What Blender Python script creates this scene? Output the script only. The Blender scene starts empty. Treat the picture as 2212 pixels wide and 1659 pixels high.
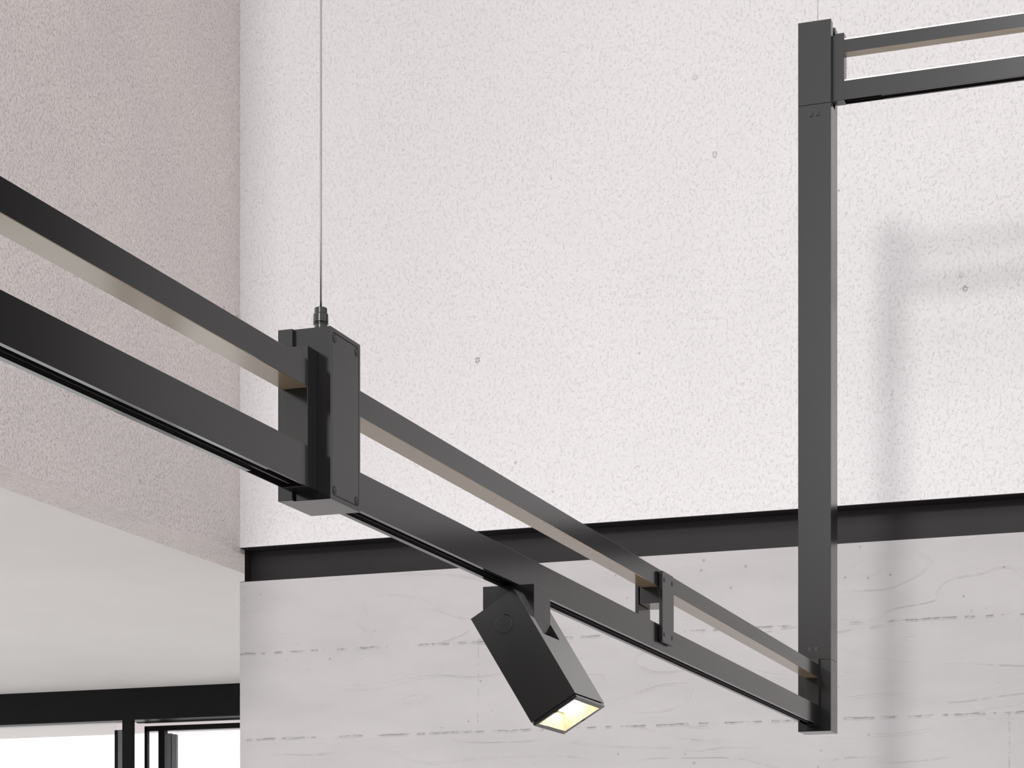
import bpy, bmesh, math
from mathutils import Vector, Matrix

C = bpy.context.scene.collection
# ------------------------------------------------------------------ camera constants (level shift-lens view)
F_PX, TH, YH, W, H = 4584.8, 0.34752, 2031.4, 2212.0, 1659.0
CS, SN = math.cos(TH), math.sin(TH)


# ------------------------------------------------------------------ node helpers
class NB:
    def __init__(self, name):
        self.m = bpy.data.materials.new(name)
        self.m.use_nodes = True
        self.t = self.m.node_tree
        self.bsdf = self.t.nodes['Principled BSDF']
        self.out = self.t.nodes['Material Output']

    def n(self, typ, **kw):
        nd = self.t.nodes.new(typ)
        for k, v in kw.items():
            setattr(nd, k, v)
        return nd

    def link(self, a, b):
        self.t.links.new(a, b)

    def setin(self, sock, v):
        if hasattr(v, 'is_linked') or isinstance(v, bpy.types.NodeSocket):
            self.link(v, sock)
        else:
            sock.default_value = v

    def math(self, op, a, b=0.0, c=None, clamp=False):
        nd = self.n('ShaderNodeMath', operation=op, use_clamp=clamp)
        self.setin(nd.inputs[0], a)
        self.setin(nd.inputs[1], b)
        if c is not None:
            self.setin(nd.inputs[2], c)
        return nd.outputs[0]

    def coord(self):
        return self.n('ShaderNodeTexCoord').outputs['Object']

    def mapping(self, vec, scale=(1, 1, 1), loc=(0, 0, 0)):
        nd = self.n('ShaderNodeMapping')
        self.link(vec, nd.inputs['Vector'])
        nd.inputs['Scale'].default_value = scale
        nd.inputs['Location'].default_value = loc
        return nd.outputs[0]

    def noise(self, vec, scale, detail=3.0, rough=0.5, dist=0.0):
        nd = self.n('ShaderNodeTexNoise')
        self.link(vec, nd.inputs['Vector'])
        nd.inputs['Scale'].default_value = scale
        nd.inputs['Detail'].default_value = detail
        nd.inputs['Roughness'].default_value = rough
        nd.inputs['Distortion'].default_value = dist
        return nd.outputs['Fac']

    def voronoi(self, vec, scale, rnd=1.0):
        nd = self.n('ShaderNodeTexVoronoi')
        self.link(vec, nd.inputs['Vector'])
        nd.inputs['Scale'].default_value = scale
        nd.inputs['Randomness'].default_value = rnd
        return nd

    def smooth(self, v, lo, hi):
        nd = self.n('ShaderNodeMapRange', interpolation_type='SMOOTHSTEP')
        self.setin(nd.inputs['Value'], v)
        nd.inputs['From Min'].default_value = lo
        nd.inputs['From Max'].default_value = hi
        return nd.outputs['Result']

    def ramp(self, fac, c0, c1, p0=0.0, p1=1.0):
        nd = self.n('ShaderNodeValToRGB')
        self.link(fac, nd.inputs[0])
        e = nd.color_ramp.elements
        e[0].position, e[0].color = p0, (*c0, 1)
        e[1].position, e[1].color = p1, (*c1, 1)
        return nd.outputs[0]

    def bump(self, height, dist, strength=1.0, normal=None):
        nd = self.n('ShaderNodeBump')
        self.link(height, nd.inputs['Height'])
        nd.inputs['Distance'].default_value = dist
        nd.inputs['Strength'].default_value = strength
        if normal is not None:
            self.link(normal, nd.inputs['Normal'])
        return nd.outputs[0]

    def base(self, col, rough=0.5, metal=0.0, spec=None, normal=None):
        b = self.bsdf
        if isinstance(col, tuple):
            b.inputs['Base Color'].default_value = (*col, 1)
        else:
            self.link(col, b.inputs['Base Color'])
        self.setin(b.inputs['Roughness'], rough)
        b.inputs['Metallic'].default_value = metal
        if spec is not None:
            b.inputs['Specular IOR Level'].default_value = spec
        if normal is not None:
            self.link(normal, b.inputs['Normal'])
        return self.m


def paint(name, col, rough, grain=0.0, spec=0.5, metal=0.0, ior=1.5):
    """Lacquered metal with a faint powder-coat grain."""
    m = NB(name)
    v = m.coord()
    nz = m.noise(v, 900.0, 2.0, 0.5)
    c = m.ramp(m.noise(v, 6.0, 2.0), tuple(x * 0.94 for x in col), tuple(x * 1.06 for x in col), 0.35, 0.65)
    nrm = m.bump(nz, 0.00003, grain) if grain > 0 else None
    m.base(c, rough, metal, spec, nrm)
    m.bsdf.inputs['IOR'].default_value = ior
    return m.m


def plaster(name, col, scale=1.0, amp=0.0012, tint=0.03, pits=True, warm=(1, 1, 1)):
    m = NB(name)
    v = m.coord()
    big = m.noise(v, 2.2 * scale, 4.0, 0.55)
    mid = m.noise(v, 75.0 * scale, 4.0, 0.6)
    fine = m.noise(v, 240.0 * scale, 3.0, 0.6)
    dabs = m.noise(m.mapping(v, (1, 1, 0.7)), 140.0 * scale, 3.0, 0.6, 0.4)
    h = m.math('ADD', m.math('MULTIPLY', mid, 0.9), m.math('MULTIPLY', fine, 0.35))
    h = m.math('ADD', h, m.math('MULTIPLY', m.smooth(dabs, 0.52, 0.72), 0.35))
    if pits:
        for sc, lo, hi, dep, off in ((7.0, 0.02, 0.05, 1.2, 0.0), (17.0, 0.03, 0.06, 0.8, 3.3)):
            vo = m.voronoi(m.mapping(v, (1, 1, 0.8), (off, off, off)), sc * scale)
            gate = m.smooth(m.noise(v, 3.0 * scale + off, 2.0), 0.50, 0.60)
            d = m.math('ADD', vo.outputs['Distance'], m.math('MULTIPLY', m.math('SUBTRACT', fine, 0.5), 0.09))
            pit = m.math('MULTIPLY', m.math('SUBTRACT', 1.0, m.smooth(d, lo, hi)), gate)
            h = m.math('SUBTRACT', h, m.math('MULTIPLY', pit, dep))
    lo = tuple(x * (1 - tint) for x in col)
    hi = tuple(min(1, x * (1 + tint) * w) for x, w in zip(col, warm))
    c = m.ramp(big, lo, hi, 0.35, 0.65)
    m.base(c, 0.88, 0.0, 0.25, m.bump(h, amp, 1.0))
    return m.m


def board_concrete(name, col):
    """Board-marked concrete: board joints, raised grain lines, small air holes."""
    m = NB(name)
    v = m.coord()
    sx = m.n('ShaderNodeSeparateXYZ')
    m.link(v, sx.inputs[0])
    X, Z = sx.outputs[0], sx.outputs[2]
    wob = m.math('MULTIPLY', m.math('SUBTRACT', m.noise(m.mapping(v, (6, 1, 1)), 6.0, 3.0), 0.5), 0.006)
    zz = m.math('DIVIDE', m.math('SUBTRACT', m.math('ADD', Z, wob), 0.5575), 0.2395)
    row = m.math('FLOOR', zz)
    fr = m.math('ABSOLUTE', m.math('SUBTRACT', m.math('FRACT', m.math('ADD', zz, 0.5)), 0.5))
    dj = m.math('MULTIPLY', fr, 0.2395)
    brk = m.smooth(m.noise(m.mapping(v, (9, 1, 3)), 4.0, 3.0), 0.42, 0.56)
    rag = m.smooth(m.noise(m.mapping(v, (0.5, 1, 1.5)), 120.0, 3.0, 0.6), 0.40, 0.56)
    joint = m.math('MULTIPLY', m.math('MULTIPLY', m.math('SUBTRACT', 1.0, m.smooth(dj, 0.0002, 0.0016)), brk), rag)
    lip = m.math('MULTIPLY', m.math('SUBTRACT', 1.0, m.smooth(m.math('ABSOLUTE', m.math('SUBTRACT', dj, 0.0030)), 0.0, 0.0022)), brk)
    # butt joints of single boards
    butt = None
    wx = m.math('ADD', X, wob)
    for bx, r0 in ((-2.016, 0.0), (-0.624, -1.0), (0.45, 0.0)):
        d = m.math('ABSOLUTE', m.math('SUBTRACT', wx, bx))
        a = m.math('SUBTRACT', 1.0, m.smooth(d, 0.0004, 0.0022))
        inrow = m.math('COMPARE', row, r0, 0.1)
        a = m.math('MULTIPLY', m.math('MULTIPLY', a, inrow), m.smooth(m.noise(v, 90.0, 3.0), 0.45, 0.60))
        butt = a if butt is None else m.math('MAXIMUM', butt, a)
    # grain contours, different in every board
    comb = m.n('ShaderNodeCombineXYZ')
    m.link(m.math('MULTIPLY', X, 1.35), comb.inputs[0])
    m.link(m.math('MULTIPLY', row, 7.31), comb.inputs[1])
    m.link(m.math('MULTIPLY', Z, 6.0), comb.inputs[2])
    g = m.noise(comb.outputs[0], 0.85, 2.5, 0.45, 0.25)
    g = m.math('ADD', g, m.math('MULTIPLY', m.noise(v, 45.0, 2.0), 0.006))
    band = m.math('FRACT', m.math('MULTIPLY', g, 9.0))
    gl = m.math('ABSOLUTE', m.math('SUBTRACT', band, 0.5))
    line = m.math('SUBTRACT', 1.0, m.smooth(gl, 0.0, 0.03))
    g2 = m.math('ABSOLUTE', m.math('SUBTRACT', band, 0.40))
    line2 = m.math('SUBTRACT', 1.0, m.smooth(g2, 0.0, 0.04))
    pres = m.smooth(m.noise(m.mapping(v, (2, 1, 4)), 1.6, 2.0), 0.38, 0.58)
    brk2 = m.smooth(m.noise(m.mapping(v, (2, 1, 2)), 22.0, 3.0), 0.30, 0.55)
    line = m.math('MULTIPLY', m.math('MULTIPLY', line, pres), brk2)
    line2 = m.math('MULTIPLY', m.math('MULTIPLY', line2, pres), brk2)
    # air holes
    vo = m.voronoi(v, 26.0)
    hole = m.math('MULTIPLY', m.math('SUBTRACT', 1.0, m.smooth(vo.outputs['Distance'], 0.05, 0.10)),
                  m.smooth(m.noise(v, 5.0, 2.0), 0.50, 0.60))
    # combed vertical saw marks
    saw = m.noise(m.mapping(v, (240, 1, 5)), 1.0, 3.0, 0.6)
    fine = m.noise(v, 130.0, 3.0, 0.6)
    h = m.math('ADD', m.math('MULTIPLY', saw, 0.10), m.math('MULTIPLY', fine, 0.10))
    h = m.math('SUBTRACT', h, m.math('MULTIPLY', joint, 1.0))
    h = m.math('ADD', h, m.math('MULTIPLY', lip, 0.5))
    h = m.math('SUBTRACT', h, m.math('MULTIPLY', butt, 0.5))
    h = m.math('SUBTRACT', h, m.math('MULTIPLY', line, 0.40))
    h = m.math('ADD', h, m.math('MULTIPLY', line2, 0.35))
    h = m.math('SUBTRACT', h, m.math('MULTIPLY', hole, 0.9))
    # soft stains, and a darker colour in joints, butts and holes
    stain = m.noise(m.mapping(v, (1.2, 1, 4)), 2.5, 4.0, 0.6)
    c = m.ramp(stain, tuple(x * 0.955 for x in col), tuple(x * 1.03 for x in col), 0.35, 0.62)
    dark_mask = m.math('ADD', m.math('MULTIPLY', joint, 0.09), m.math('MULTIPLY', line, 0.0))
    dark_mask = m.math('ADD', dark_mask, m.math('MULTIPLY', hole, 0.12))
    dark_mask = m.math('ADD', dark_mask, m.math('MULTIPLY', butt, 0.07), clamp=True)
    mx = m.n('ShaderNodeMixRGB', blend_type='MIX')
    m.link(dark_mask, mx.inputs[0])
    m.link(c, mx.inputs[1])
    mx.inputs[2].default_value = (0.12, 0.115, 0.11, 1)
    m.base(mx.outputs[0], 0.8, 0.0, 0.25, m.bump(h, 0.0022, 1.0))
    return m.m


def emitter(name, col, strength):
    m = NB(name)
    v = m.coord()
    c = m.ramp(m.noise(v, 30.0, 1.0), tuple(x * 0.98 for x in col), col)
    m.base((0.8, 0.78, 0.72), 0.5)
    m.link(c, m.bsdf.inputs['Emission Color'])
    m.bsdf.inputs['Emission Strength'].default_value = strength
    return m.m


def glass(name):
    m = NB(name)
    tr = m.n('ShaderNodeBsdfTransparent')
    tr.inputs[0].default_value = (0.97, 0.985, 0.98, 1)
    gl = m.n('ShaderNodeBsdfGlossy')
    gl.inputs['Roughness'].default_value = 0.02
    fr = m.n('ShaderNodeFresnel')
    fr.inputs[0].default_value = 1.45
    mx = m.n('ShaderNodeMixShader')
    m.link(fr.outputs[0], mx.inputs[0])
    m.link(tr.outputs[0], mx.inputs[1])
    m.link(gl.outputs[0], mx.inputs[2])
    m.link(mx.outputs[0], m.out.inputs['Surface'])
    return m.m


M = dict(
    floor_side_bounce=plaster('pale_bounce_floor', (0.84, 0.82, 0.80), 0.6, 0.0002, 0.03, False),
    body=paint('anthracite_lacquer', (0.0095, 0.0090, 0.0090), 0.15, 0.0, 0.5, 0, 1.49),
    cap=paint('spotlight_black_lacquer', (0.012, 0.0115, 0.011), 0.14, 0.0, 0.5, 0, 1.60),
    black=paint('black_plastic', (0.004, 0.004, 0.004), 0.45),
    steel=paint('screw_steel', (0.30, 0.30, 0.30), 0.25, 0, 0.5, 0.9),
    cable=paint('polished_cable', (0.55, 0.55, 0.55), 0.22, 0, 0.5, 1.0),
    wire=paint('thin_steel_wire', (0.42, 0.42, 0.42), 0.35, 0, 0.5, 0.6),
    channel=paint('black_channel_metal', (0.030, 0.027, 0.028), 0.5, 0.0, 0.2),
    frame=paint('window_black_metal', (0.007, 0.007, 0.007), 0.4, 0.0, 0.12),
    alu=paint('window_grey_metal', (0.16, 0.16, 0.17), 0.3, 0, 0.5, 0.6),
    white=plaster('white_plaster', (0.83, 0.815, 0.825), 1.0, 0.0037, 0.010),
    greige=plaster('greige_plaster', (0.870, 0.815, 0.806), 1.30, 0.0075, 0.03, True, (1, 0.99, 0.98)),
    ceil=plaster('smooth_ceiling_paint', (0.80, 0.785, 0.775), 1.0, 0.0002, 0.015, False),
    board=board_concrete('board_marked_concrete', (0.52, 0.504, 0.508)),
    floor=plaster('polished_floor', (0.55, 0.535, 0.53), 0.6, 0.0002, 0.05, False),
    dark=plaster('dark_reflected_wall', (0.10, 0.097, 0.095), 0.6, 0.0004, 0.03, False),  # for the added unseen walls that the fixture reflects
    soffit=plaster('terrace_soffit', (0.80, 0.74, 0.74), 0.6, 0.0003, 0.02, False),
    lit_underside=paint('led_lit_warm_grey', (0.125, 0.105, 0.080), 0.14, 0.0, 0.5, 0, 1.60),  # LED light on the rail underside put into a lighter colour
    reflector=paint('warm_reflector', (0.62, 0.53, 0.39), 0.40),
    glass=glass('window_glass'),
    led_soft=emitter('led_strip_diffuser', (1.0, 0.78, 0.54), 5.0),
    led_bright=emitter('led_strip_diffuser_bright', (1.0, 0.90, 0.78), 4.0),
    led_spot=emitter('spot_led_panel', (1.0, 0.86, 0.64), 22.0),
)


# ------------------------------------------------------------------ mesh helpers
def bm_box(bm, x0, x1, y0, y1, z0, z1, bev=0.0, mat=None):
    t = bmesh.new()
    vs = [t.verts.new((x, y, z)) for x in (x0, x1) for y in (y0, y1) for z in (z0, z1)]
    for f in ((0, 1, 3, 2), (4, 6, 7, 5), (0, 4, 5, 1), (2, 3, 7, 6), (0, 2, 6, 4), (1, 5, 7, 3)):
        t.faces.new([vs[i] for i in f])
    finish_part(bm, t, bev, mat)


def bm_prism(bm, prof, axis, a0, a1, bev=0.0, mat=None, along=False):
    """prof: 2D outline; axis: which axis it is pulled along. X:(y,z) Y:(x,z) Z:(x,y)"""
    t = bmesh.new()
    def P(p, a):
        return {'X': (a, p[0], p[1]), 'Y': (p[0], a, p[1]), 'Z': (p[0], p[1], a)}[axis]
    lo = [t.verts.new(P(p, a0)) for p in prof]
    hi = [t.verts.new(P(p, a1)) for p in prof]
    n = len(prof)
    t.faces.new(lo)
    t.faces.new(hi[::-1])
    for i in range(n):
        j = (i + 1) % n
        t.faces.new((lo[i], hi[i], hi[j], lo[j]))
    if along and bev > 0:      # soften only the long edges, so that butted lengths show no seam
        bmesh.ops.recalc_face_normals(t, faces=t.faces)
        k = 'XYZ'.index(axis)
        es = [e for e in t.edges if abs(e.verts[0].co[k] - e.verts[1].co[k]) > 1e-6]
        bmesh.ops.bevel(t, geom=es, offset=bev, segments=2, profile=0.5, affect='EDGES', clamp_overlap=True)
        bev = 0
    finish_part(bm, t, bev, mat)


def bm_lathe(bm, prof, seg=32, mat=None):
    """prof: (radius, height) around +Z, closed at the ends when radius > 0."""
    t = bmesh.new()
    rings = []
    for r, h in prof:
        if r <= 1e-7:
            rings.append([t.verts.new((0, 0, h))])
        else:
            rings.append([t.verts.new((r * math.cos(2 * math.pi * k / seg), r * math.sin(2 * math.pi * k / seg), h)) for k in range(seg)])
    for a, b in zip(rings, rings[1:]):
        for k in range(seg):
            l = (k + 1) % seg
            if len(a) == 1 and len(b) > 1:
                t.faces.new((a[0], b[k], b[l]))
            elif len(b) == 1 and len(a) > 1:
                t.faces.new((a[k], a[l], b[0]))
            elif len(a) > 1:
                t.faces.new((a[k], a[l], b[l], b[k]))
    if len(rings[0]) > 1:
        t.faces.new(rings[0][::-1])
    if len(rings[-1]) > 1:
        t.faces.new(rings[-1])
    finish_part(bm, t, 0, mat)


def finish_part(bm, t, bev, mat):
    bmesh.ops.recalc_face_normals(t, faces=t.faces)
    if bev > 0:
        bmesh.ops.bevel(t, geom=list(t.edges), offset=bev, segments=2, profile=0.5, affect='EDGES', clamp_overlap=True)
    if mat is not None:
        bmesh.ops.transform(t, matrix=mat, verts=t.verts)
    me = bpy.data.meshes.new('tmp')
    t.to_mesh(me)
    t.free()
    bm.from_mesh(me)
    bpy.data.meshes.remove(me)


def obj(name, bm, m, parent=None, smooth=False):
    me = bpy.data.meshes.new(name)
    bm.to_mesh(me)
    bm.free()
    me.materials.append(m)
    if smooth:
        for p in me.polygons:
            p.use_smooth = True
    o = bpy.data.objects.new(name, me)
    C.objects.link(o)
    if parent is not None:
        o.parent = parent
        # children are modelled in world coordinates, the parent Empty sits at the thing's base
        root = parent
        off = Vector((0, 0, 0))
        while root is not None:
            off += root.location
            root = root.parent
        if off.length > 0:
            me.transform(Matrix.Translation(-off))
    return o


def box(name, dims, m, parent=None, bev=0.0):
    bm = bmesh.new()
    bm_box(bm, *dims, bev=bev)
    return obj(name, bm, m, parent)


def boxes(name, lst, m, parent=None, bev=0.0):
    bm = bmesh.new()
    for d in lst:
        bm_box(bm, *d, bev=bev)
    return obj(name, bm, m, parent)


def thing(name, label, cat, loc, group=None):
    o = bpy.data.objects.new(name, None)
    o.empty_display_size = 0.05
    C.objects.link(o)
    o.location = loc
    o['label'] = label
    o['category'] = cat
    if group:
        o['group'] = group
    return o


def struct(o, label):
    o['kind'] = 'structure'
    o['label'] = label
    return o


def rot_to(axis):
    """matrix turning +Z into the given axis"""
    return Vector((0, 0, 1)).rotation_difference(Vector(axis)).to_matrix().to_4x4()


# ------------------------------------------------------------------ the fixture: dimensions in metres (origin = camera)
XB, XF = -0.9575, -0.9286            # rail back / front face
ZL0, ZL1 = 0.4612, 0.5022            # lower rail
ZU0, ZU1 = 0.5617, 0.5898            # upper rail
BX0, BX1, BY0, BY1, BZ0, BZ1 = -0.9713, -0.9143, 1.9787, 2.0533, 0.4520, 0.6289
PX0, PX1, PY0, PY1, PZ0, PZ1 = -0.9758, -0.9047, 4.500, 4.571, 0.4482, 1.9716
S0, S1 = 0.6023, 1.7930              # post seams
B = 0.0005


def rail_profile(c0, c1, z0, z1, slot, top):
    """closed outline across the rail: bottom slot and a shallow channel on top"""
    s0, s1, sd = slot
    t0, t1, td = top
    p = [(c0, z0)]
    if sd > 0:
        p += [(s0, z0), (s0, z0 + sd), (s1, z0 + sd), (s1, z0)]
    p += [(c1, z0), (c1, z1), (t1, z1), (t1, z1 - td), (t0, z1 - td), (t0, z1), (c0, z1)]
    return p


def make_track(axis, c0, c1, a0, a1, zl, zu, root, wide, led, proud):
    """two parallel rails with led strip on top; axis along which it runs"""
    w = c1 - c0
    slot = (c0 + 0.0068, c1 - 0.0056, 0.013)
    wslot = (c0 + 0.0012, c1 - 0.0030, 0.013)
    top = (c0 + 0.006, c1 - 0.006, 0.003)
    bm = bmesh.new()
    cuts = sorted(wide)
    a = a0
    for (w0, w1) in cuts:
        if w0 > a:
            bm_prism(bm, rail_profile(c0, c1, zl[0], zl[1], slot, top), axis, a, w0, 0.0003, None, True)
        bm_prism(bm, rail_profile(c0, c1, zl[0], zl[1], wslot, top), axis, w0, w1, 0.0003, None, True)
        a = w1
    if a < a1:
        bm_prism(bm, rail_profile(c0, c1, zl[0], zl[1], slot, top), axis, a, a1, 0.0003, None, True)
    low = obj('lower_rail', bm, M['body'], root)
    bm = bmesh.new()
    bm_prism(bm, rail_profile(c0, c1, zu[0], zu[1], (0, 0, 0), top), axis, a0, a1, 0.0003, None, True)
    up = obj('upper_rail', bm, M['body'], root)
    bm = bmesh.new()
    bm_prism(bm, [(c0 + 0.0005, zu[0] - 0.0003), (c1 - 0.0005, zu[0] - 0.0003), (c1 - 0.0005, zu[0] + 0.0005), (c0 + 0.0005, zu[0] + 0.0005)], axis, a0, a1)
    oc = obj('underside_lit_strip', bm, M['lit_underside'], up)  # added strip, lighter than the rail, painting the LED-lit underside
    oc['label'] = 'added satin strip under the upper rail, LED light put into its warm grey'
    for z, par in ((zl[1], low), (zu[1], up)):
        bm = bmesh.new()
        h = 0.0022 if proud else -0.0008
        prof = [(top[0] + 0.0004, z - 0.0029), (top[1] - 0.0004, z - 0.0029), (top[1] - 0.0004, z + h), (top[0] + 0.0004, z + h)]
        if proud:
            prof = [(top[0] + 0.0004, z - 0.0029), (top[1] - 0.0004, z - 0.0029), (top[1] - 0.0004, z + 0.0002),
                    (c1 - 0.0006, z + 0.0002), (c1 - 0.0012, z + h), (c0 + 0.0012, z + h), (c0 + 0.0006, z + 0.0002), (top[0] + 0.0004, z + 0.0002)]
        bm_prism(bm, prof, axis, a0 + 0.001, a1 - 0.001)
        obj('led_strip', bm, led, par)
    # black conductor insert lying in the bottom slot
    bm = bmesh.new()
    zt = zl[0] + 0.0128
    prof = [(slot[0] + 0.0006, zt), (slot[0] + 0.0006, zl[0] + 0.0035), (slot[0] + 0.0035, zl[0] + 0.0035), (slot[0] + 0.0035, zl[0] + 0.009),
            (slot[1] - 0.0035, zl[0] + 0.009), (slot[1] - 0.0035, zl[0] + 0.0035), (slot[1] - 0.0006, zl[0] + 0.0035), (slot[1] - 0.0006, zt)]
    bm_prism(bm, prof, axis, a0 + 0.001, a1 - 0.001)
    obj('conductor_channel', bm, M['black'], low)
    return low, up


# ---- track section nearest the camera
t1 = thing('lighting_track', 'dark grey double-rail lighting track running out of the left edge, nearest to the camera', 'lighting track',
           (-0.943, 0.7, ZL0), 'double rail track sections')
make_track('Y', XB, XF, 0.55, 1.9544, (ZL0, ZL1), (ZU0, ZU1), t1, [(1.872, 1.9544)], M['led_soft'], False)
box('end_plate', (XB, XF, 1.9544, BY0, ZL0, 0.6041), M['body'], t1, 0.0004)

# ---- middle track section between hanging box and post
t2 = thing('lighting_track', 'dark grey double-rail lighting track between the hanging box and the vertical post, with spacer clamp', 'lighting track',
           (-0.943, 2.6, ZL0), 'double rail track sections')
make_track('Y', XB, XF, BY1 + 0.018, 4.486, (ZL0, ZL1), (ZU0, ZU1), t2, [(4.40, 4.486)], M['led_soft'], False)
box('end_plate', (XB, XF, BY1, BY1 + 0.018, ZL0, 0.6041), M['body'], t2, 0.0004)
box('end_plate', (XB, XF, 4.486, PY0, ZL0, 0.6038), M['body'], t2, 0.0004)
# spacer clamp: two bolted plates and the web block between the rails
YC0, YC1 = 3.2440, 3.3110


def clamp_plate(x0, x1):
    c = 0.004
    prof = [(YC0 + c, 0.4742), (YC1 - c, 0.4742), (YC1, 0.4742 + c), (YC1, 0.5866 - c), (YC1 - c, 0.5866), (YC0 + c, 0.5866), (YC0, 0.5866 - c), (YC0, 0.4742 + c)]
    bm = bmesh.new()
    bm_prism(bm, prof, 'X', x0, x1, 0.0005)
    return bm


bm = bmesh.new()
bm_box(bm, -0.9590, -0.9270, YC0 + 0.001, YC1 - 0.001, 0.5354, ZU0, 0.0002)
web = obj('spacer_clamp', bm, M['body'], t2)
pl = obj('clamp_plate', clamp_plate(-0.9270, -0.9214), M['body'], web)
obj('clamp_plate', clamp_plate(-0.9665, -0.9610), M['body'], web)
for px0, px1 in ((XF, -0.9270), (-0.9610, XB)):
    for pz0, pz1 in ((0.478, 0.4985), (0.5625, 0.583)):
        box('clamp_pad', (px0, px1, YC0 + 0.006, YC1 - 0.006, pz0, pz1), M['black'], web)

# screws sit directly under the clamp so that they stay within three levels


def flat_screw(pos, axis, r, parent):
    T = Matrix.Translation(Vector(pos)) @ rot_to(axis)
    bm = bmesh.new()
    bm_lathe(bm, [(r * 0.78, -0.0006), (r * 0.78, r * 0.08), (r * 0.66, r * 0.20), (r * 0.46, r * 0.20), (r * 0.40, r * 0.05), (0, r * 0.04)], 28, T)
    o = obj('screw', bm, M['body'], parent, True)
    o.data.materials.append(M['black'])
    n0 = len(o.data.polygons)
    bm = bmesh.new()
    bm.from_mesh(o.data)
    off = Vector((0, 0, 0))
    p = parent
    while p is not None:
        off += p.location
        p = p.parent
    T2 = Matrix.Translation(-off) @ T
    bm_lathe(bm, [(r * 1.12, 0.0), (r * 1.08, 0.00025), (r * 0.79, 0.00010), (r * 0.79, 0.0)], 28, T2)
    bm_lathe(bm, [(r * 0.44, r * 0.02), (r * 0.44, r * 0.195), (0, r * 0.195)], 6, T2)
    bm.to_mesh(o.data)
    bm.free()
    for i, p in enumerate(o.data.polygons):
        if i >= n0:
            p.material_index = 1
            p.use_smooth = False
    return o


for y, z in ((3.2545, 0.5734), (3.3005, 0.5740), (3.2545, 0.4862), (3.3005, 0.4866)):
    flat_screw((-0.9214, y, z), (1, 0, 0), 0.0038, web)

# ---- hanging junction box
jb = thing('junction_box', 'dark grey oblong box with screwed cover between two track sections, below the shiny cable', 'junction box',
           ((BX0 + BX1) / 2, (BY0 + BY1) / 2, BZ0))


def rrect(y0, y1, z0, z1, r, n=6):
    pts = []
    for cy, cz, a in ((y1 - r, z0 + r, -90), (y1 - r, z1 - r, 0), (y0 + r, z1 - r, 90), (y0 + r, z0 + r, 180)):
        for k in range(n + 1):
            t = math.radians(a + 90 * k / n)
            pts.append((cy + r * math.cos(t), cz + r * math.sin(t)))
    return pts


def ring_plate(bm, outer, inner, x0, x1):
    """plate with a rounded opening, outer and inner outlines of equal length, in the YZ plane"""
    t = bmesh.new()
    n = len(inner)
    V = {}
    for tag, pts in (('o', outer), ('i', inner)):
        for k, p in enumerate(pts):
            for xx in (0, 1):
                V[tag, k, xx] = t.verts.new(((x0, x1)[xx], p[0], p[1]))
    for k in range(n):
        l = (k + 1) % n
        for xx in (0, 1):
            a = [V['o', k, xx], V['o', l, xx], V['i', l, xx], V['i', k, xx]]
            if (a[0].co - a[1].co).length < 1e-7:
                a = [a[0], a[2], a[3]]
            t.faces.new(a)
        for tag in 'oi':
            a = [V[tag, k, 0], V[tag, l, 0], V[tag, l, 1], V[tag, k, 1]]
            if (a[0].co - a[1].co).length > 1e-7:
                t.faces.new(a)
    bmesh.ops.remove_doubles(t, verts=t.verts, dist=1e-7)
    finish_part(bm, t, 0, None)


CY0, CY1, CZ0, CZ1 = 1.9822, 2.0500, 0.4572, 0.6246
inner = rrect(CY0, CY1, CZ0, CZ1, 0.0055)
outer = []
for (y, z) in inner:       # project every inner point to the box outline
    dy = BY0 if y < CY0 + 0.0055 * 0.999 else (BY1 if y > CY1 - 0.0055 * 0.999 else None)
    dz = BZ0 if z < CZ0 + 0.0055 * 0.999 else (BZ1 if z > CZ1 - 0.0055 * 0.999 else None)
    outer.append((dy if dy is not None else y, dz if dz is not None else z))
bm = bmesh.new()
bm_box(bm, BX0 + 0.008, BX1 - 0.0016, BY0, BY1, BZ0, BZ1)
ring_plate(bm, outer, inner, BX1 - 0.0016, BX1)
bm_box(bm, BX0, BX0 + 0.008, BY0, BY1, BZ0, BZ1)
obj('housing', bm, M['body'], jb)
bm = bmesh.new()
bm_prism(bm, rrect(CY0 + 0.0008, CY1 - 0.0008, CZ0 + 0.0008, CZ1 - 0.0008, 0.0048), 'X', BX1 - 0.0016, BX1 - 0.0001, 0.0)
cover = obj('cover', bm, M['body'], jb)
cover['label'] = 'screwed cover plate with rounded corners'
bm = bmesh.new()
bm_prism(bm, rrect(CY0 + 0.0001, CY1 - 0.0001, CZ0 + 0.0001, CZ1 - 0.0001, 0.0055), 'X', BX1 - 0.0017, BX1 - 0.0014, 0.0)
obj('cover_gap_shade', bm, M['black'], jb)  # black sheet paints the shade in the groove around the cover
box('edge_rib', (-0.9713, -0.9550, BY0 - 0.005, BY0, BZ0, BZ1 - 0.0004), M['body'], jb, 0.0003)
for y, z in ((1.9890, 0.6184), (2.0438, 0.6186), (1.9886, 0.4628), (2.0434, 0.4624)):
    flat_screw((BX1 - 0.0001, y, z), (1, 0, 0), 0.0042, cover)
gx, gy = -0.9426, 2.016
T = Matrix.Translation((gx, gy, 0))
bm = bmesh.new()
bm_lathe(bm, [(0.0066, BZ1 - 0.001), (0.0066, 0.6432), (0.0080, 0.6432), (0.0080, 0.6440), (0.0072, 0.6446), (0.0079, 0.6452), (0.0079, 0.6532), (0.0074, 0.6540),
              (0.0067, 0.6540), (0.0067, 0.6596), (0.0062, 0.6602), (0.0022, 0.6602)], 40, T)
obj('cable_gland', bm, M['body'], jb)
CEIL = 5.0
bm = bmesh.new()
bm_lathe(bm, [(0.00118, 0.6601), (0.00118, CEIL - 0.02)], 20, T)
cb = obj('suspension_cable', bm, M['cable'], None, True)
cb['label'] = 'shiny steel suspension cable rising from the junction box in front of the pale wall'
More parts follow.
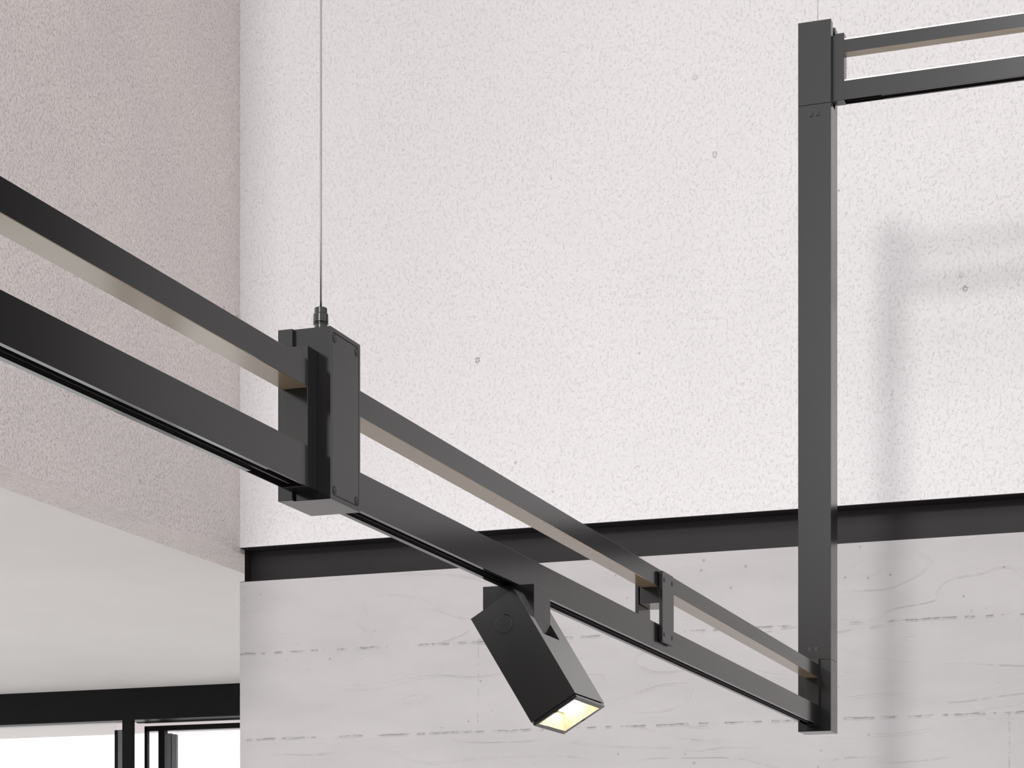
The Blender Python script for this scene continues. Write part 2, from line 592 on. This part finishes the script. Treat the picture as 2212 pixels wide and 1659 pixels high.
cb['category'] = 'cable'
bm = bmesh.new()
bm_lathe(bm, [(0.0, CEIL - 0.021), (0.028, CEIL - 0.020), (0.030, CEIL - 0.017), (0.030, CEIL)], 32, T)
obj('ceiling_rose', bm, M['body'], cb)

# ---- vertical post
vp = thing('vertical_post', 'tall square dark grey post carrying the upper right rail and the lower rails', 'post', (-0.940, 4.5355, PZ0))
box('post_tube', (PX0, PX1, PY0, PY1, S0 + 0.0002, S1 - 0.0002), M['body'], vp, 0.0006)
lc = box('lower_connector', (PX0, PX1, PY0, PY1, PZ0, S0 - 0.0002), M['body'], vp, 0.0006)
bm = bmesh.new()
bm_prism(bm, [(PX0, PY0), (PX1, PY0), (PX1, 4.5215), (-0.9100, 4.5215), (-0.9100, 4.5470), (PX1, 4.5470), (PX1, PY1), (PX0, PY1)], 'Z', S1 + 0.0002, PZ1, 0.0004)
obj('upper_connector', bm, M['body'], vp)
for x, z in ((-0.9477, 1.7708), (-0.9335, 1.7712), (-0.9479, 0.6262), (-0.9337, 0.6264)):
    flat_screw((x, PY0, z), (0, -1, 0), 0.0054, vp)
T = Matrix.Translation((-0.9405, 4.536, 0))
bm = bmesh.new()
bm_lathe(bm, [(0.0005, PZ1 - 0.001), (0.0005, CEIL)], 10, T)
w2 = obj('suspension_wire', bm, M['wire'], None, True)
w2['label'] = 'hair-thin grey wire above the vertical post'
w2['category'] = 'cable'

# ---- upper right track along the wall
YR0, YR1 = 4.519, 4.5475
ZR = 1.8018
t3 = thing('lighting_track', 'lit dark grey double-rail track leaving the top of the post towards the right edge', 'lighting track',
           (-0.4, 4.533, ZR), 'double rail track sections')
make_track('X', YR0, YR1, -0.8800, 0.80, (ZR, 1.8425), (1.9034, 1.9308), t3, [(-0.8800, -0.80)], M['led_bright'], True)
# seen from the other side the slot of this track lies towards the wall side of the near rim
box('end_plate', (-0.9003, -0.8800, YR0, YR1, ZR - 0.0005, 1.9455), M['body'], t3, 0.0004)
box('connector_neck', (-0.9100, -0.9003, YR0 + 0.0040, YR1 - 0.003, ZR, 1.9440), M['black'], t3)

# ---- track spotlight
PIV = Vector((-0.9433, 2.6, 0.4089))
ang = math.radians(58.8)
D_ = Vector((math.cos(ang), 0, -math.sin(ang)))
W_ = Vector((math.sin(ang), 0, math.cos(ang)))
Y_ = Vector((0, 1, 0))
# local frame: x=d (down the barrel), y=world Y, z=w
ML = Matrix(((D_.x, 0, W_.x, PIV.x), (0, 1, 0, 0), (D_.z, 0, W_.z, PIV.z), (0, 0, 0, 1)))
sp = thing('track_spotlight', 'dark grey square-barrelled spotlight, lit, tilted down under the middle track', 'spotlight', (PIV.x, 2.62, ZL0))
HY0, HY1, AY0, AY1 = 2.573, 2.697, 2.590, 2.6557
bm = bmesh.new()
r = 0.0353
prof = [(PIV.x - r, ZL0)]
prof += [(PIV.x + r * math.cos(math.radians(a)), PIV.z - 0.004 + (r - 0.004) * math.sin(math.radians(a))) for a in range(180, 361, 10)]
prof += [(PIV.x + r, ZL0)]
bm_prism(bm, prof, 'Y', AY0 + 0.0002, AY1 - 0.0002, 0.0003)
bm_box(bm, PIV.x - 0.006, PIV.x + 0.005, AY0 + 0.01, AY1 - 0.01, ZL0, ZL0 + 0.008)
obj('adapter', bm, M['body'], sp)
HW = 0.0347
bm = bmesh.new()
bm_prism(bm, [(-0.0309, HY0), (0.100, HY0), (0.100, HY1), (-0.0309, HY1), (-0.0309, AY1), (0.0361, AY1), (0.0361, AY0), (-0.0309, AY0)], 'Z', -HW, HW, 0, ML)
dE = 0.1300
th = 0.0022
for d in ((0.100, dE, HY0, HY0 + th, -HW, HW), (0.100, dE, HY1 - th, HY1, -HW, HW), (0.100, dE, HY0 + th, HY1 - th, -HW, -HW + th), (0.100, dE, HY0 + th, HY1 - th, HW - th, HW)):
    bm_box(bm, *d, mat=ML)
obj('barrel', bm, M['cap'], sp)


def tube(bm, d0, d1, oy0, oy1, ow, iy0, iy1, iw):
    for d in ((d0, d1, oy0, iy0, -ow, ow), (d0, d1, iy1, oy1, -ow, ow), (d0, d1, iy0, iy1, -ow, -iw), (d0, d1, iy0, iy1, iw, ow)):
        bm_box(bm, *d, mat=ML)


bm = bmesh.new()
tube(bm, 0.118, 0.1322, HY0 + 0.0030, HY1 - 0.0035, 0.0318, HY0 + 0.0055, HY1 - 0.0065, 0.0292)
obj('shadow_gap', bm, M['black'], sp)
bm = bmesh.new()
OY0, OY1, OW = HY0 + 0.0065, HY1 - 0.0115, 0.0278
tube(bm, 0.1318, 0.1352, HY0 + 0.0012, HY1 - 0.0030, 0.0338, OY0, OY1, OW)
bez = obj('bezel', bm, M['body'], sp)
bez['label'] = 'rectangular bezel framing the light opening'
for yy in ((HY0 + 0.0042), (HY1 - 0.0072)):
    p = ML @ Vector((0.1352, yy, 0.0))
    flat_screw(p, D_, 0.0030, bez)
# tapered reflector
bm = bmesh.new()
dp, tp = 0.019, 0.0115
o_ = [(0.1349, OY0, -OW), (0.1349, OY1, -OW), (0.1349, OY1, OW), (0.1349, OY0, OW)]
i_ = [(0.1349 - dp, OY0 + tp, -OW + tp), (0.1349 - dp, OY1 - tp, -OW + tp), (0.1349 - dp, OY1 - tp, OW - tp), (0.1349 - dp, OY0 + tp, OW - tp)]
t = bmesh.new()
vo = [t.verts.new(p) for p in o_]
vi = [t.verts.new(p) for p in i_]
e = 0.0006
vo2 = [t.verts.new((p[0], p[1] + (e if p[1] > 2.63 else -e), p[2] + (e if p[2] > 0 else -e))) for p in o_]
vi2 = [t.verts.new((p[0] - e, p[1] + (e if p[1] > 2.63 else -e), p[2] + (e if p[2] > 0 else -e))) for p in i_]
for k in range(4):
    l = (k + 1) % 4
    t.faces.new((vo[k], vo[l], vi[l], vi[k]))
    t.faces.new((vo2[l], vo2[k], vi2[k], vi2[l]))
    t.faces.new((vo[l], vo[k], vo2[k], vo2[l]))
    t.faces.new((vi[k], vi[l], vi2[l], vi2[k]))
finish_part(bm, t, 0, ML)
obj('reflector', bm, M['reflector'], sp)
bm = bmesh.new()
bm_box(bm, 0.1349 - dp - 0.0025, 0.1349 - dp + 0.0002, OY0 + tp, OY1 - tp, -OW + tp, -0.013, mat=ML)
obj('lamp_floor', bm, M['reflector'], sp)
bm = bmesh.new()
bm_box(bm, 0.1349 - dp - 0.0025, 0.1349 - dp + 0.0003, OY0 + tp, OY1 - tp, -0.013, OW - tp, mat=ML)
obj('led_panel', bm, M['led_spot'], sp)
# round pivot cap on the near cheek
T = Matrix.Translation((-0.9433, HY0, 0.4089)) @ rot_to((0, -1, 0))
bm = bmesh.new()
bm_lathe(bm, [(0.0124, -0.0004), (0.0124, 0.0001), (0.0118, 0.0001)], 48, T)
bm_lathe(bm, [(0.0124, -0.0002), (0.0124, 0.0001), (0.0121, 0.0001)], 48, T)
gr = obj('pivot_ring', bm, M['black'], sp)
bm = bmesh.new()
bm_lathe(bm, [(0.0119, -0.0004), (0.0119, 0.0003), (0.0114, 0.0006), (0, 0.0006)], 48, T)
pc = obj('pivot_cap', bm, M['cap'], sp)
pc['label'] = 'round pivot cap on the side of the barrel'

# ------------------------------------------------------------------ the room
YW = 5.30
XL = YW * -0.51423                  # left wall plane
XR = 1.35
YG = 8.136
FL = -2.80
GZ1, GZ0 = 1.0935, 0.9975           # recess top and bottom
UZ = 1.0785                         # underside of the left wall
CZ_ = 1.100                         # side room ceiling
XL2 = XL - 0.140
YN = 3.7                            # near end of the left wall
GD = 0.065

struct(box('wall_back_upper', (XL - 0.0001, XR, YW, YW + 0.30, GZ1, CEIL), M['white']), 'white rough plaster wall above the black recess')
struct(box('wall_back_lower', (XL - 0.0001, XR, YW, YW + 0.30, FL, GZ0), M['board']), 'light grey board-marked concrete wall below the black recess')
bm = bmesh.new()
bm_box(bm, XL2, XL, YN, YW + 0.030, UZ, CEIL, 0.0)
bm_box(bm, XL2, XL, YW + 0.030, YW + 0.30, UZ, CEIL, 0.0)
struct(obj('wall_left', bm, M['greige']), 'greige rough plaster wall on the left, above the opening')
# black metal channel in the recess
bm = bmesh.new()
bm_box(bm, XL, XR, YW + GD, YW + GD + 0.002, GZ0, GZ1)
bm_box(bm, XL, XL + 0.0015, YW + 0.028, YW + GD, GZ0, GZ1)
bm_box(bm, XL, XR, YW + 0.0005, YW + GD, GZ1 - 0.0015, GZ1)
bm_box(bm, XL, XR, YW + 0.0005, YW + GD, GZ0, GZ0 + 0.0015)
struct(obj('trim_1', bm, M['channel']), 'black metal channel recessed between the two back walls')
struct(box('wall_back_core', (XL + 0.002, XR, YW + GD + 0.002, YW + 0.30, GZ0, GZ1), M['board']), 'wall core behind the recess')
struct(box('floor', (-9.0, 5.0, -6.2, 9.2, FL - 0.2, FL), M['floor']), 'polished grey floor')
struct(box('floor_side_bounce', (-9.0, XL, 3.0, YG + 0.2, FL, FL + 0.02), M['floor_side_bounce']), 'unseen pale slab on the side room floor, added to bounce light')  # added out of view to bounce light onto the side room ceiling
struct(box('ceiling', (XL2, XR + 0.2, -0.6, YW + 0.30, CEIL, CEIL + 0.2), M['ceil']), 'high white ceiling')
struct(box('wall_right_added', (XR, XR + 0.2, 3.6, YW + 0.30, FL, CEIL), M['dark']), 'unseen dark wall added on the right for the rails to reflect')  # unseen, put in so the near rail ends reflect something dark
struct(box('wall_rear_added', (-6.0, 5.0, -6.2, -6.0, FL, 1.95), M['dark']), 'unseen low dark wall added behind the camera to darken reflections')  # unseen, put in so the spotlight face reflects dark
# side room
struct(box('ceiling_side', (-9.0, XL2, 3.0, 8.20, CZ_, CZ_ + 0.25), M['ceil']), 'smooth pale ceiling of the side room')
struct(box('wall_side_room', (XL2, XL2 + 0.2, YW + 0.30, 8.13, FL, CZ_ + 0.25), M['white']), 'side room wall behind the back wall')

# ---- window wall of the side room



def R(u):
    return ((u - W / 2) * CS - F_PX * SN) / ((u - W / 2) * SN + F_PX * CS)


def xu(u, y):
    return y * R(u)


struct(box('trim_2', (-9.0, XL2, YG, YG + 0.10, 0.9614, CZ_), M['frame']), 'black beam above the side room windows')
wn = bpy.data.objects.new('window_1', None)
C.objects.link(wn)
wn.location = (-5.6, YG, FL)
struct(wn, 'left bright window under the black beam')
bm = bmesh.new()
bm_box(bm, xu(264, YG), xu(284, YG), YG + 0.0, YG + 0.028, FL, 0.9614)
bm_box(bm, xu(250, YG + 0.06), xu(256, YG + 0.06), YG + 0.05, YG + 0.09, FL, 0.925)
bm_box(bm, -9.0, xu(250, YG + 0.06), YG + 0.05, YG + 0.09, FL, FL + 0.06)
bm_box(bm, -9.0, -8.95, YG + 0.05, YG + 0.09, FL, 0.9614)
obj('window_frame', bm, M['frame'], wn)
box('frame_reflection', (xu(256, YG + 0.05), xu(265, YG + 0.05), YG + 0.045, YG + 0.075, FL, 0.925), M['alu'], wn)  # grey strip stands in for a reflection on the black window profile
box('window_pane', (-8.95, xu(252, YG + 0.07), YG + 0.068, YG + 0.074, FL + 0.05, 0.96), M['glass'], wn)
w3 = bpy.data.objects.new('window_2', None)
C.objects.link(w3)
w3.location = (-4.3, YG + 0.16, FL)
struct(w3, 'right sliding window beside the mullion')
y2 = 8.30
bm = bmesh.new()
bm_box(bm, xu(312, y2), xu(318, y2), y2, y2 + 0.02, FL, 0.9450)
bm_box(bm, xu(342, y2), xu(355, y2), y2, y2 + 0.03, FL, 0.9277)
bm_box(bm, xu(312, y2), XL2, y2, y2 + 0.03, 0.9277, 0.9500)
bm_box(bm, xu(290, 8.22), XL2, 8.24, 8.27, 0.9585, 0.9655)
bm_box(bm, xu(355, y2), XL2, y2, y2 + 0.03, FL, FL + 0.06)
obj('window_frame', bm, M['frame'], w3)
box('sash_stile', (xu(356, y2), xu(370, y2), y2 - 0.004, y2 + 0.02, FL, 0.9150), M['alu'], w3, 0.002)
box('sash_stile', (xu(370.5, y2), xu(380, y2), y2 - 0.002, y2 + 0.02, FL, 0.9100), M['alu'], w3, 0.002)
box('window_pane', (xu(380, y2), XL2, y2 + 0.012, y2 + 0.018, FL + 0.06, 0.9277), M['glass'], w3)
struct(box('trim_3', (-9.6, XL2 + 1.0, YG + 0.095, 8.79, 0.972, 1.2), M['soffit']), 'pale terrace soffit outside the windows')

# ------------------------------------------------------------------ light
wd = bpy.data.worlds.new('bright_overcast_sky')
bpy.context.scene.world = wd
wd.use_nodes = True
nt = wd.node_tree
bg = nt.nodes['Background']
tc = nt.nodes.new('ShaderNodeTexCoord')
sz = nt.nodes.new('ShaderNodeSeparateXYZ')
nt.links.new(tc.outputs['Generated'], sz.inputs[0])
cr = nt.nodes.new('ShaderNodeValToRGB')
nt.links.new(sz.outputs[2], cr.inputs[0])
cr.color_ramp.elements[0].position = 0.0
cr.color_ramp.elements[0].color = (0.86, 0.84, 0.84, 1)
cr.color_ramp.elements[1].position = 0.25
cr.color_ramp.elements[1].color = (1.0, 0.98, 0.99, 1)
nt.links.new(cr.outputs[0], bg.inputs[0])
bg.inputs[1].default_value = 1.36
# bright sky patch added so the upper right track reflects brighter
gd = Vector((0.02, -1.0, 0.53)).normalized()
dt = nt.nodes.new('ShaderNodeVectorMath')
dt.operation = 'DOT_PRODUCT'
nt.links.new(tc.outputs['Generated'], dt.inputs[0])
dt.inputs[1].default_value = gd
mr = nt.nodes.new('ShaderNodeMapRange')
mr.interpolation_type = 'SMOOTHSTEP'
nt.links.new(dt.outputs['Value'], mr.inputs['Value'])
mr.inputs['From Min'].default_value = math.cos(math.radians(9.5))
mr.inputs['From Max'].default_value = math.cos(math.radians(2.0))
mr.inputs['To Min'].default_value = 1.54
mr.inputs['To Max'].default_value = 9.0
nt.links.new(mr.outputs['Result'], bg.inputs[1])

sun = bpy.data.lights.new('low_sun', 'SUN')
sun.energy = 0.74
sun.angle = math.radians(5.8)
sun.color = (1.0, 0.975, 0.95)
so = bpy.data.objects.new('low_sun', sun)
C.objects.link(so)
dirv = Vector((0.035, 1.0, -0.252)).normalized()
so.rotation_euler = Vector((0, 0, -1)).rotation_difference(dirv).to_euler()
so.location = (0, -8, 6)

# ------------------------------------------------------------------ camera
cam = bpy.data.cameras.new('camera')
cam.sensor_fit = 'HORIZONTAL'
cam.sensor_width = 36.0
cam.lens = F_PX / W * 36.0
cam.shift_x = 0.0
cam.shift_y = (YH - H / 2) / W
cam.clip_start = 0.05
cam.clip_end = 200
co = bpy.data.objects.new('camera', cam)
C.objects.link(co)
co.location = (0, 0, 0)
co.rotation_euler = (math.radians(90), 0, TH)
sc = bpy.context.scene
sc.camera = co
sc.view_settings.view_transform = 'Standard'
sc.view_settings.look = 'None'
sc.view_settings.gamma = 1.0
sc.view_settings.exposure = 0.0
sc.view_settings.use_curve_mapping = False
sc.cycles.max_bounces = 8
sc.cycles.diffuse_bounces = 4
sc.cycles.use_denoising = True
